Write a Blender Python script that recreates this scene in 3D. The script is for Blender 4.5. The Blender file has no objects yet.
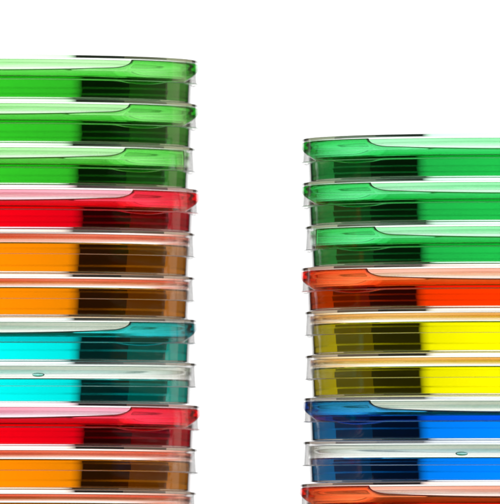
import bpy, bmesh, math, random
from mathutils import Vector
random.seed(7)
K = 0.150 / 396.0            # metres per photo pixel: a 150 mm dish lid is 396 px wide
PI = math.pi
sc = bpy.context.scene
COL = sc.collection

# ------------------------------------------------------------------ helpers
def lin(c):
    return tuple(((v/255)/12.92 if v/255 <= .04045 else ((v/255+.055)/1.055)**2.4) for v in c)

def fillet(pts, seg=5):
    """closed polygon of (r, z, fillet) -> list of (r, z, nr, nz) with exact normals"""
    n = len(pts); out = []
    for i in range(n):
        p0 = Vector(pts[i-1][:2]); p = Vector(pts[i][:2]); p1 = Vector(pts[(i+1) % n][:2]); f = pts[i][2]
        d0 = (p-p0).normalized(); d1 = (p1-p).normalized()
        # outward normal of a counter-clockwise polygon: right hand side of the direction
        n0 = Vector((d0.y, -d0.x)); n1 = Vector((d1.y, -d1.x))
        if f <= 0:
            out.append((p.x, p.y, n0.x, n0.y, n1.x, n1.y)); continue
        ang = math.atan2(d0.x*d1.y-d0.y*d1.x, d0.dot(d1))
        t = f*abs(math.tan(ang/2))
        a = p-d0*t
        a0 = math.atan2(n0.y, n0.x); s = 1 if ang > 0 else -1
        c = a-n0*f*s
        for k in range(seg+1):
            th = a0+ang*k/seg
            nn = Vector((math.cos(th), math.sin(th)))
            q = c+nn*f*s
            out.append((q.x, q.y, nn.x, nn.y, nn.x, nn.y))
    return out

def revolve(name, pts, mat, seg=256, fil=5, wob=None):
    """surface of revolution of a closed counter-clockwise profile; profile points on the axis have r = 0"""
    prof = fillet(pts, fil)
    axis0, axis1 = prof[0], prof[-1]
    verts, faces, norms = [], [], []
    open_prof = prof if prof[0][0] > 1e-6 else prof      # starts and ends on the axis when r = 0
    on_axis = prof[0][0] < 1e-6
    rings = prof[1:-1] if on_axis else prof
    m = len(rings)
    for j in range(seg):
        a = 2*PI*j/seg; ca, sa = math.cos(a), math.sin(a)
        for (r, z, *_n) in rings:
            dz = wob(a, r, z) if wob else 0
            verts.append((r*ca*K, r*sa*K, (z+dz)*K))
    if on_axis:
        verts.append((0, 0, prof[0][1]*K)); verts.append((0, 0, prof[-1][1]*K))
        ib, it = len(verts)-2, len(verts)-1
    def nrm(pn, which, j):
        a = 2*PI*j/seg
        q = pn[2:4] if which == 'in' else pn[4:6]
        return (q[0]*math.cos(a), q[0]*math.sin(a), q[1])
    for j in range(seg):
        j2 = (j+1) % seg
        rng = range(m-1) if on_axis else range(m)
        for i in rng:
            i2 = (i+1) % m
            faces.append((j*m+i, j2*m+i, j2*m+i2, j*m+i2))
            A, B = rings[i], rings[i2]
            norms += [nrm(A, 'out', j), nrm(A, 'out', j+1), nrm(B, 'in', j+1), nrm(B, 'in', j)]
        if on_axis:
            faces.append((ib, j2*m, j*m))
            norms += [(0, 0, -1)]*3
            faces.append((it, j*m+m-1, j2*m+m-1))
            norms += [(0, 0, 1)]*3
    me = bpy.data.meshes.new(name)
    me.from_pydata(verts, [], faces)
    for p in me.polygons: p.use_smooth = True
    if wob is None:
        me.normals_split_custom_set(norms)
    me.materials.append(mat)
    me.update()
    return me

def link(name, me, parent=None):
    o = bpy.data.objects.new(name, me); COL.objects.link(o)
    if parent: o.parent = parent
    return o

def box(bm, x0, x1, y0, y1, z0, z1):
    vs = [bm.verts.new((x, y, z)) for x in (x0, x1) for y in (y0, y1) for z in (z0, z1)]
    for f in ((0,1,3,2), (4,6,7,5), (0,4,5,1), (2,3,7,6), (0,2,6,4), (1,5,7,3)):
        bm.faces.new([vs[i] for i in f])

def mesh_of(name, bm, mat):
    bmesh.ops.recalc_face_normals(bm, faces=bm.faces[:])
    me = bpy.data.meshes.new(name); bm.to_mesh(me); bm.free(); me.materials.append(mat); return me

# ------------------------------------------------------------------ materials
def clear(name, ior, trans=None, length=1.0, rough=0.0, bump=0.0, bscale=(1, 1, 1), bdist=.0002):
    """clear dielectric; trans = linear colour left over after `length` pixels of it"""
    m = bpy.data.materials.new(name); m.use_nodes = True
    nt = m.node_tree; nt.nodes.clear()
    out = nt.nodes.new('ShaderNodeOutputMaterial')
    g = nt.nodes.new('ShaderNodeBsdfGlass'); g.inputs['IOR'].default_value = ior
    g.inputs['Roughness'].default_value = rough
    g.distribution = 'GGX' if rough > 0 else 'BECKMANN'
    nt.links.new(g.outputs[0], out.inputs['Surface'])
    if trans:
        sig = [-math.log(max(t, 4e-4))/(length*K) for t in trans]
        d = max(max(sig), 1e-3)
        v = nt.nodes.new('ShaderNodeVolumeAbsorption')
        v.inputs['Color'].default_value = (*[1-s/d for s in sig], 1)
        v.inputs['Density'].default_value = d
        nt.links.new(v.outputs[0], out.inputs['Volume'])
    if bump > 0:
        tc = nt.nodes.new('ShaderNodeTexCoord'); mp = nt.nodes.new('ShaderNodeMapping')
        mp.inputs['Scale'].default_value = bscale
        nz = nt.nodes.new('ShaderNodeTexNoise'); nz.inputs['Scale'].default_value = 1.0
        nz.inputs['Detail'].default_value = 3
        bp = nt.nodes.new('ShaderNodeBump'); bp.inputs['Strength'].default_value = bump
        bp.inputs['Distance'].default_value = bdist
        nt.links.new(tc.outputs['Object'], mp.inputs[0]); nt.links.new(mp.outputs[0], nz.inputs['Vector'])
        nt.links.new(nz.outputs['Fac'], bp.inputs['Height']); nt.links.new(bp.outputs[0], g.inputs['Normal'])
    return m

def matte(name, col, rough=.6):
    m = bpy.data.materials.new(name); m.use_nodes = True
    b = m.node_tree.nodes['Principled BSDF']
    b.inputs['Base Color'].default_value = (*col, 1); b.inputs['Roughness'].default_value = rough
    return m

def glow(name, col, s, centre=0, half_w=0):
    m = bpy.data.materials.new(name); m.use_nodes = True
    nt = m.node_tree; nt.nodes.clear()
    out = nt.nodes.new('ShaderNodeOutputMaterial'); e = nt.nodes.new('ShaderNodeEmission')
    e.inputs['Color'].default_value = (*col, 1); e.inputs['Strength'].default_value = s
    nt.links.new(e.outputs[0], out.inputs['Surface'])
    if half_w:                                       # a light box: evenly bright in the middle, falling off to its left and right edges
        tc = nt.nodes.new('ShaderNodeTexCoord'); sx = nt.nodes.new('ShaderNodeSeparateXYZ')
        sub = nt.nodes.new('ShaderNodeMath'); sub.operation = 'SUBTRACT'; sub.inputs[1].default_value = centre
        ab = nt.nodes.new('ShaderNodeMath'); ab.operation = 'ABSOLUTE'
        dv = nt.nodes.new('ShaderNodeMath'); dv.operation = 'DIVIDE'; dv.inputs[1].default_value = half_w
        rp = nt.nodes.new('ShaderNodeValToRGB'); rp.color_ramp.elements[0].position = 0; rp.color_ramp.elements[0].color = (1, 1, 1, 1)
        rp.color_ramp.elements[1].position = 1; rp.color_ramp.elements[1].color = (.12, .12, .12, 1)
        for p_, v_ in ((.5, 1), (.92, .8), (.965, .5)):
            e_ = rp.color_ramp.elements.new(p_); e_.color = (v_, v_, v_, 1)
        mu = nt.nodes.new('ShaderNodeMath'); mu.operation = 'MULTIPLY'; mu.inputs[1].default_value = s
        nt.links.new(tc.outputs['Object'], sx.inputs[0]); nt.links.new(sx.outputs['X'], sub.inputs[0])
        nt.links.new(sub.outputs[0], ab.inputs[0]); nt.links.new(ab.outputs[0], dv.inputs[0])
        nt.links.new(dv.outputs[0], rp.inputs[0]); nt.links.new(rp.outputs[0], mu.inputs[0])
        nt.links.new(mu.outputs[0], e.inputs['Strength'])
    return m

N_GEL, N_PS = 1.34, 1.39
GEL_PATH = 300
#             gel at full depth    film through 8 px      tint of the layer above the gel
DYES = {
 'green':   ((70, 202, 58),   (110, 222, 95),   (200, 240, 192)),
 'emerald': ((50, 198, 96),   (70, 218, 118),   (185, 240, 200)),
 'red':     ((240, 4, 38),    (255, 34, 54),    (244, 196, 208)),
 'orange':  ((255, 160, 10),   (255, 160, 80),   (232, 148, 122)),
 'cyan':    ((0, 244, 240),   (16, 190, 200),   (212, 218, 208)),
 'vermilion': ((255, 76, 0),  (252, 96, 40),    (250, 205, 190)),
 'yellow':  ((255, 250, 0),   (250, 220, 90),   (238, 200, 138)),
 'blue':    ((0, 150, 255),   (20, 130, 220),   (212, 218, 208)),
}
TINGE = {'green': (.7, 1, .68), 'emerald': (.66, 1, .78), 'red': (1, .74, .8), 'orange': (1, .86, .76), 'cyan': (.85, .95, .93),
         'vermilion': (1, .8, .72), 'yellow': (1, .93, .75), 'blue': (.85, .92, 1)}
MAT = {}
for nm, (g, f, l) in DYES.items():
    MAT[nm, 'gel'] = clear(nm+'_agar', N_GEL, [min(x/1.2, .999) for x in lin(g)], GEL_PATH)
    MAT[nm, 'film'] = clear(nm+'_liquid', 1.34, [v**1.12 for v in lin(f)], 8)
    MAT[nm, 'ring'] = clear(nm+'_deep_liquid', 1.34, [v**1.7 for v in lin(f)], 8)
    MAT[nm, 'lid'] = clear(nm+'_tinged_polystyrene', N_PS, TINGE[nm], 390)
    MAT[nm, 'coat'] = clear(nm+'_tint_coat', 1.34, [v**2.5 for v in lin(l)], 2)  # added layer that tints the air band above the gel
MAT['drop'] = clear('teal_droplet', 1.34, lin((120, 232, 205)), 6)

# ------------------------------------------------------------------ the dish
LID_R = 198.0
def lid_mesh(nm):
    pts = [(0, -2.7, 0), (195.4, -2.7, .3), (196.9, -24.6, 1.1), (199.2, -24.6, 1.1), (198.0, 0, .7), (0, 0, 0)]
    return revolve('lid', pts, MAT[nm, 'lid'])

def tray_mesh(nm, pitch):
    zb = -(pitch-.5)
    pts = [(0, zb, 0), (184.0, zb, .1), (184.3, -pitch, .15), (186.8, -pitch, .15), (187.1, zb, .1),
           (190.8, zb, .6), (192.6, -4.2, .8), (189.4, -4.2, .8), (187.9, zb+1.7, 1.6), (0, zb+1.7, 0)]
    return revolve('tray', pts, MAT[nm, 'lid'])

def gel_mesh(nm, pitch, zg, men=1.6):
    zb = -(pitch-.5)+1.7-.2
    def rw(z): return 187.9+(z-(zb+.2))/(-4.2-(zb+.2))*1.5+.2
    pts = [(0, zb, 0), (rw(zb), zb, 1.7)]
    zt = zg+men
    pts.append((rw(zt), zt, .12))
    n = 10
    for i in range(1, n+1):
        d = 9*i/n
        pts.append((rw(zg)-.25-d, zg+men*math.exp(-d/2.2)*(1-i/n), 0))
    pts.append((0, zg, 0))
    # smooth meniscus normals come from the mesh itself
    return revolve('gel', pts, MAT[nm, 'gel'])

A1, A2 = 34.5, 41.8                               # azimuths where the air pocket starts to round off and where it ends
def film_mesh(nm, aend, zbot, pocket, half=2.0):
    """liquid held between lid skirt and tray wall: a strip along the skirt, full height past the air pocket"""
    nz = 26
    lo = [A1*i/30 for i in range(30)]
    mid = [A1+(A2-A1)*math.sin(PI/2*i/24) for i in range(25)]
    e = aend-A2
    hi = [A2+.02+(2.5)*i/14 for i in range(15)]+[A2+2.52+(e-5.04)*i/50 for i in range(1, 50)]+[aend-2.52+2.5*i/10 for i in range(11)]
    half_a = lo+mid+hi
    A = [-a for a in reversed(half_a[1:])]+half_a
    bm = bmesh.new(); O, I = [], []
    for a in A:
        ab = abs(a); ro, ri = [], []
        pk = pocket+4.2*min(1, ab/A2)**1.7                   # the pocket gets shallower towards its rounded end
        if ab <= A1: zt = pk
        elif ab <= A2: zt = -3.4+(pk+3.4)*max(0, 1-((ab-A1)/(A2-A1))**2.2)**.45
        else: zt = -3.4
        zb = zbot(ab)
        for k in range(nz+1):
            w = .5-.5*math.cos(PI*k/nz)
            z = zt+(zb-zt)*w
            t = max(0, (ab-A1)/(A2-A1)); h = pk+3.4
            q = ((z+3.4)/h)**2+t**2.2-1                       # > 0 outside the rounded air pocket
            g = math.hypot(2*(z+3.4)/h**2, 2.2*t**1.2/((A2-A1)*3.39))
            d = min(q/(g+1e-4), z-zb, (aend-ab)*3.39)
            if ab > A2: d = min(d, -z-3.0)
            d = max(.01, d)
            mix = min(1, max(0, (ab-24)/14))
            bead = 1.5+1.9*mix if z-zb > 2.2 else 2.4        # a narrow edge along the pocket, a blunt bead at its end
            th = half*math.sqrt(max(0, 1-(1-min(1, d/bead))**2))
            r = 194.05+(-z-3)/21.6*.6
            aa = math.radians(a)-PI/2
            ro.append(bm.verts.new(((r+th)*math.cos(aa)*K, (r+th)*math.sin(aa)*K, z*K)))
            ri.append(bm.verts.new(((r-th)*math.cos(aa)*K, (r-th)*math.sin(aa)*K, z*K)))
        O.append(ro); I.append(ri)
    na = len(A)-1
    for i in range(na):
        for k in range(nz):
            bm.faces.new((O[i][k], O[i][k+1], O[i+1][k+1], O[i+1][k]))
            bm.faces.new((I[i][k], I[i+1][k], I[i+1][k+1], I[i][k+1]))
        bm.faces.new((O[i][0], O[i+1][0], I[i+1][0], I[i][0]))
        bm.faces.new((O[i][nz], I[i][nz], I[i+1][nz], O[i+1][nz]))
    for k in range(nz):
        bm.faces.new((O[0][k], I[0][k], I[0][k+1], O[0][k+1]))
        bm.faces.new((O[na][k], O[na][k+1], I[na][k+1], I[na][k]))
    me = mesh_of('liquid_film', bm, MAT[nm, 'film'])
    for p in me.polygons: p.use_smooth = True
    return me

def drop_mesh(rx, rz, ry, mat=None):
    bm = bmesh.new()
    bmesh.ops.create_uvsphere(bm, u_segments=32, v_segments=20, radius=1)
    for v in bm.verts:
        x, y, z = v.co
        v.co = (x*rx*K, y*ry*K, (z*rz if z < 0 else z*rz*.8)*K)
    me = mesh_of('droplet', bm, mat or MAT['drop'])
    for p in me.polygons: p.use_smooth = True
    return me

TURN = [.6, -.3, -.9, .8, 0, 0, .5, 0, -.4, 0, 0]     # degrees each dish is turned
TOPS = [62.0, 105.9, 149.6, 191.0, 234.6, 278.3, 320.5, 364.0, 406.8, 449.9, 493.2, 536.4]
EDGE = [197.5, 197.5, 194.8, 198.3, 194.9, 194.6, 196.0, 196.5, 199.3, 197.0, 196.2]
SHIFT = 78.2                                      # how much lower the right stack shows
Z0 = 536.4                                        # table top, in photo pixels
CAM_D, PHI = 23000.0, math.radians(1.54)          # far away, looking slightly up
def at(px, py, Y):
    """pixel of the photograph and depth (px) -> x, z in px above the table"""
    dx, dz = (px-250)/CAM_D, (252-py)/CAM_D
    oy, oz = -math.cos(PHI)*CAM_D, (Z0-252)-math.sin(PHI)*CAM_D
    vy, vz = math.cos(PHI)-dz*math.sin(PHI), math.sin(PHI)+dz*math.cos(PHI)
    t = (Y-oy)/vy
    return dx*t, oz+vz*t, t/CAM_D
YR = -80.0                                       # the right stack stands a little nearer, on a low step of the table
ZR = at(500, TOPS[9]+SHIFT, YR)[1]
def zbot_full(a):
    if a < 36: return -25.0
    if a < 58: return -25-3*math.sin((a-36)/22*PI)**1
    if a < 68: return -25+(a-58)/10*1.2
    return min(-12.0, -23.8+(a-68)/16*11.8)
def zbot_short(a):
    return zbot_full(min(a, 62))
def coat_mesh(nm, pitch, zg, kind):
    """thin tinted layer added on the inner tray wall to colour the band above the gel"""
    zb = -(pitch-.5)
    def rw(z): return 187.9+(z-(zb+1.7))/(-4.2-(zb+1.7))*1.5
    z0, z1 = (zg+2.7 if kind == 'B' else -14.6), -4.9
    pts = [(rw(z0)-1.1, z0, 0), (rw(z0)+.2, z0, 0), (rw(z1)+.2, z1, 0)]+[(rw(z1+(z0-z1)*i/10)-1.1, z1+(z0-z1)*i/10, 0) for i in range(10)]
    me = revolve('tint_coat', pts, MAT[nm, 'coat'])
    r0 = rw(z0)
    for v in me.vertices:                            # thicker under the lid and at the front, thin below and at the sides
        r = math.hypot(v.co.x, v.co.y)
        a = math.atan2(v.co.x, -v.co.y)
        h = (v.co.z/K-z0)/(z1-z0)
        wall = (rw(v.co.z/K)+.2)*K
        k = (.22+.78*max(0, min(1, (h-.25)/.45)))*(.42+.58*max(0, math.cos(a))**2*(.85+.15*math.sin(7*a+2)))
        f = (wall-(wall-r)*k)/r
        v.co.x *= f; v.co.y *= f
    return me
def rim_mesh(nm, pitch, zg, pocket):
    """deep coloured ring of liquid that has crept up the inner tray wall"""
    zb = -(pitch-.5)
    def rw(z): return 187.9+(z-(zb+1.7))/(-4.2-(zb+1.7))*1.5
    z0, z1 = zg+.9, pocket-.4
    pts = [(rw(z0)-3.4, z0, .3), (rw(z0)+.2, z0, .2), (rw(z1)+.2, z1, .2), (rw(z1)-.6, z1, .3)]
    me = revolve('wet_ring', pts, MAT[nm, 'ring'])
    for v in me.vertices:                            # thick along the front, hardly there at the sides and back
        r = math.hypot(v.co.x, v.co.y)
        a = abs(math.degrees(math.atan2(v.co.x, -v.co.y)))
        wall = (rw(v.co.z/K)+.2)*K
        k = max(0, min(1, (50-a)/16)); k = .1+.9*k*k*(3-2*k)
        f = (wall-(wall-r)*k)/r
        v.co.x *= f; v.co.y *= f
    return me
LID, FILM, TRAY, GEL, COAT, RING = {}, {}, {}, {}, {}, {}
def dish(nm, kind, px, py, f, pitch, zg, label, group, side, film_a1=101, pocket=-14.6, short=False, drop=None, y=0, dip=0, turn=0, short_by=0):
    t = bpy.data.objects.new('petri_dish', None); COL.objects.link(t)
    t.empty_display_size = .01
    x, z, _ = at(px, py, y)
    t.location = (x*K, y*K, (z-pitch*f)*K); t.scale = (f, f, f)
    t.rotation_euler = (math.asin(dip/198), 0, turn)
    t['label'] = label; t['category'] = 'petri dish'; t['group'] = group
    lid_z = pitch
    def put(name, me):
        o = link(name, me, t); o.location = (0, 0, lid_z*K); return o
    if nm not in LID: LID[nm] = lid_mesh(nm)
    put('lid', LID[nm])
    lid_z = pitch; pitch -= short_by
    k = (nm, round(pitch, 1))
    if k not in TRAY: TRAY[k] = tray_mesh(nm, pitch)
    put('tray', TRAY[k])
    k = (nm, round(pitch, 1), zg)
    if k not in GEL: GEL[k] = gel_mesh(nm, pitch, zg)
    put('agar', GEL[k])
    if k not in COAT: COAT[k] = coat_mesh(nm, pitch, zg, kind)
    put('tint_coat', COAT[k])
    if kind == 'A':
        k = (nm, film_a1, short, pocket)
        if k not in FILM: FILM[k] = film_mesh(nm, film_a1, zbot_short if short else zbot_full, pocket)
        put('liquid_film', FILM[k])
        k = (nm, round(pitch, 1), zg)
        if k not in RING: RING[k] = rim_mesh(nm, pitch, zg, pocket)
        put('wet_ring', RING[k])
    if drop:
        o = put('droplet', drop_mesh(6.2, 2.2, .9)); o.location = (drop*K, -185.4*K, (pitch-11.5)*K)
    return t

L = ['green', 'green', 'green', 'red', 'orange', 'orange', 'cyan', 'cyan', 'red', 'orange', 'orange']
R = ['emerald', 'emerald', 'emerald', 'vermilion', 'yellow', 'yellow', 'blue', 'blue', 'vermilion']
KIND = 'AAAABBABABB'
ZG = [-21.5, -21.5, -21.5, -21.5, -14.3, -14.3, -19.0, -18.0, -21.5, -14.3, -14.3]
DIP = [0, 0, 0, .2, .5, 1.2, 2.4, 2.4, .3, 0, 0]     # px by which the front of a slightly tilted dish dips
LABL = [
 'grass green petri dish at the very top of the left stack',
 'middle one of the three grass green petri dishes in the left stack',
 'grass green petri dish resting on the upper red dish of the left stack',
 'red petri dish directly under the three grass green dishes',
 'clear lidded orange petri dish directly under the upper red dish',
 'clear lidded orange petri dish resting on the upper cyan dish',
 'upper of the two cyan petri dishes, teal liquid held inside its lid rim',
 'lower cyan petri dish, clear lid with a droplet, resting on the lower red dish',
 'red petri dish between the lower cyan dish and an orange dish',
 'orange petri dish directly under the lower red dish of the left stack',
 'lowest petri dish of the left stack, only its lid in view',
]
LABR = [
 'emerald green petri dish at the very top of the right stack',
 'middle one of the three emerald green petri dishes in the right stack',
 'emerald green petri dish resting on the upper vermilion dish of the right stack',
 'vermilion petri dish between the emerald green dishes and the yellow dishes',
 'yellow petri dish directly under the upper vermilion dish',
 'yellow petri dish resting on a blue dish',
 'upper of the two blue petri dishes, blue liquid held inside its lid rim',
 'lower blue petri dish, clear lid with a droplet, resting on the lowest vermilion dish',
 'vermilion petri dish at the bottom of the right stack, under the blue dishes',
]
for i, nm in enumerate(L):
    p = round(TOPS[i+1]-TOPS[i], 1)
    dish(nm, KIND[i], EDGE[i]-196.7, TOPS[i], 1.0, p, ZG[i], LABL[i], 'petri dishes of the left stack', 1,
         film_a1=72 if i == 2 else 101, short=(i == 2), drop=40 if i == 7 else None, turn=math.radians(TURN[i]), dip=DIP[i], short_by=1.4 if i == 7 else 0)
for i, nm in enumerate(R):
    p = round(TOPS[i+1]-TOPS[i], 1)
    dish(nm, KIND[i], 500-(EDGE[i]-196.7), TOPS[i]+SHIFT, at(0, 252, YR)[2], p, ZG[i], LABR[i], 'petri dishes of the right stack', -1,
         film_a1=72 if i == 2 else 101, short=(i == 2), drop=-40 if i == 7 else None, y=YR, turn=-math.radians(TURN[i]), dip=DIP[i], short_by=1.4 if i == 7 else 0)

# ------------------------------------------------------------------ the surface they stand on and the light behind
X = lambda px: (px-250)*K
bm = bmesh.new()
box(bm, X(-420), X(920), (YR-230)*K, 900*K, -40*K, 0)
box(bm, X(280), X(720), (YR-220)*K, (YR+220)*K, .05*K, ZR*K-1e-5)
bmesh.ops.bevel(bm, geom=bm.edges[:], offset=1.2*K, segments=3, affect='EDGES')
tb = link('table', mesh_of('table', bm, matte('white_laminate', (.8, .8, .8))))
tb['kind'] = 'structure'

PD = 198+1355                                     # depth of the light wall behind the stacks
bd = bpy.data.objects.new('backdrop', None); COL.objects.link(bd); bd['kind'] = 'structure'
bd.location = (0, PD*K, 0)
bm = bmesh.new(); box(bm, X(-292), X(815), 0, 20*K, -200*K, 1000*K)
link('light_panel', mesh_of('light_panel', bm, glow('lit_diffuser', (1, 1, 1), 1.7, X((815-292)/2), (815+292)/2*K)), bd)
bm = bmesh.new()
box(bm, X(-560), X(-292.5), -6*K, 26*K, -420*K, 1220*K); box(bm, X(815.5), X(1098), -6*K, 26*K, -420*K, 1220*K)
box(bm, X(-292.5), X(815.5), -6*K, 26*K, -420*K, -201*K); box(bm, X(-292.5), X(815.5), -6*K, 26*K, 1001*K, 1220*K)
link('added_flags', mesh_of('added_flags', bm, matte('black_flag', (.05, .05, .05), .8)), bd)  # unseen black flags added round the panel so the dishes refract dark blocks

def softbox(x, y0, y1, rot, rad):
    l = bpy.data.lights.new('softbox', 'AREA'); l.shape = 'RECTANGLE'
    l.size = (y1-y0)*K; l.size_y = 1600*K
    l.color = (1, .82, .66); l.energy = rad*PI*l.size*l.size_y
    o = bpy.data.objects.new('softbox', l); COL.objects.link(o)
    o.location = (x, (y0+y1)/2*K, 260*K); o.rotation_euler = (PI/2, 0, rot)
    return o
softbox(X(-1100), 800, 1571, -PI/2, .42); softbox(X(1650), 770, 1590, PI/2, .42)

w = bpy.data.worlds.new('World'); sc.world = w; w.use_nodes = True
nt = w.node_tree                                  # a dim grey room behind the table, a dark one in front of it
tc = nt.nodes.new('ShaderNodeTexCoord'); sx = nt.nodes.new('ShaderNodeSeparateXYZ')
mr = nt.nodes.new('ShaderNodeMapRange'); mr.interpolation_type = 'SMOOTHSTEP'
mr.inputs['From Min'].default_value = -.3; mr.inputs['From Max'].default_value = .6
mr.inputs['To Min'].default_value = .012; mr.inputs['To Max'].default_value = .125
nt.links.new(tc.outputs['Generated'], sx.inputs[0]); nt.links.new(sx.outputs['Y'], mr.inputs['Value'])
up = nt.nodes.new('ShaderNodeMapRange'); up.interpolation_type = 'SMOOTHSTEP'      # a white ceiling above
up.inputs['From Min'].default_value = .2; up.inputs['From Max'].default_value = .5
up.inputs['To Min'].default_value = 0; up.inputs['To Max'].default_value = .9
nt.links.new(sx.outputs['Z'], up.inputs['Value'])
b1 = nt.nodes['Background']; b1.inputs['Color'].default_value = (1, .78, .62, 1)      # warm dim walls
b2 = nt.nodes.new('ShaderNodeBackground'); ad = nt.nodes.new('ShaderNodeAddShader')
nt.links.new(mr.outputs[0], b1.inputs['Strength']); nt.links.new(up.outputs[0], b2.inputs['Strength'])
nt.links.new(b1.outputs[0], ad.inputs[0]); nt.links.new(b2.outputs[0], ad.inputs[1])
nt.links.new(ad.outputs[0], nt.nodes['World Output'].inputs['Surface'])

# ------------------------------------------------------------------ camera
D = CAM_D*K
phi = PHI
tgt = Vector((0, 0, (Z0-252.6)*K))
cd = bpy.data.cameras.new('camera'); cam = bpy.data.objects.new('camera', cd); COL.objects.link(cam)
cam.location = tgt+Vector((0, -math.cos(phi), -math.sin(phi)))*D
cam.rotation_euler = (PI/2+phi, 0, 0)
cd.sensor_fit = 'HORIZONTAL'; cd.sensor_width = 36; cd.lens = 36*D/(500*K)
cd.clip_start = .1; cd.clip_end = 100
cd.dof.use_dof = True; cd.dof.focus_distance = D-230*K; cd.dof.aperture_fstop = 26
sc.camera = cam

sc.render.engine = 'CYCLES'
c = sc.cycles
c.max_bounces = 96; c.transmission_bounces = 96; c.glossy_bounces = 48; c.diffuse_bounces = 3; c.transparent_max_bounces = 64
c.caustics_refractive = True; c.caustics_reflective = True; c.blur_glossy = 0
c.use_denoising = True; c.filter_width = 2.1
c.sample_clamp_indirect = 0
sc.view_settings.view_transform = 'Standard'; sc.view_settings.look = 'None'
sc.view_settings.exposure = 0; sc.view_settings.gamma = 1
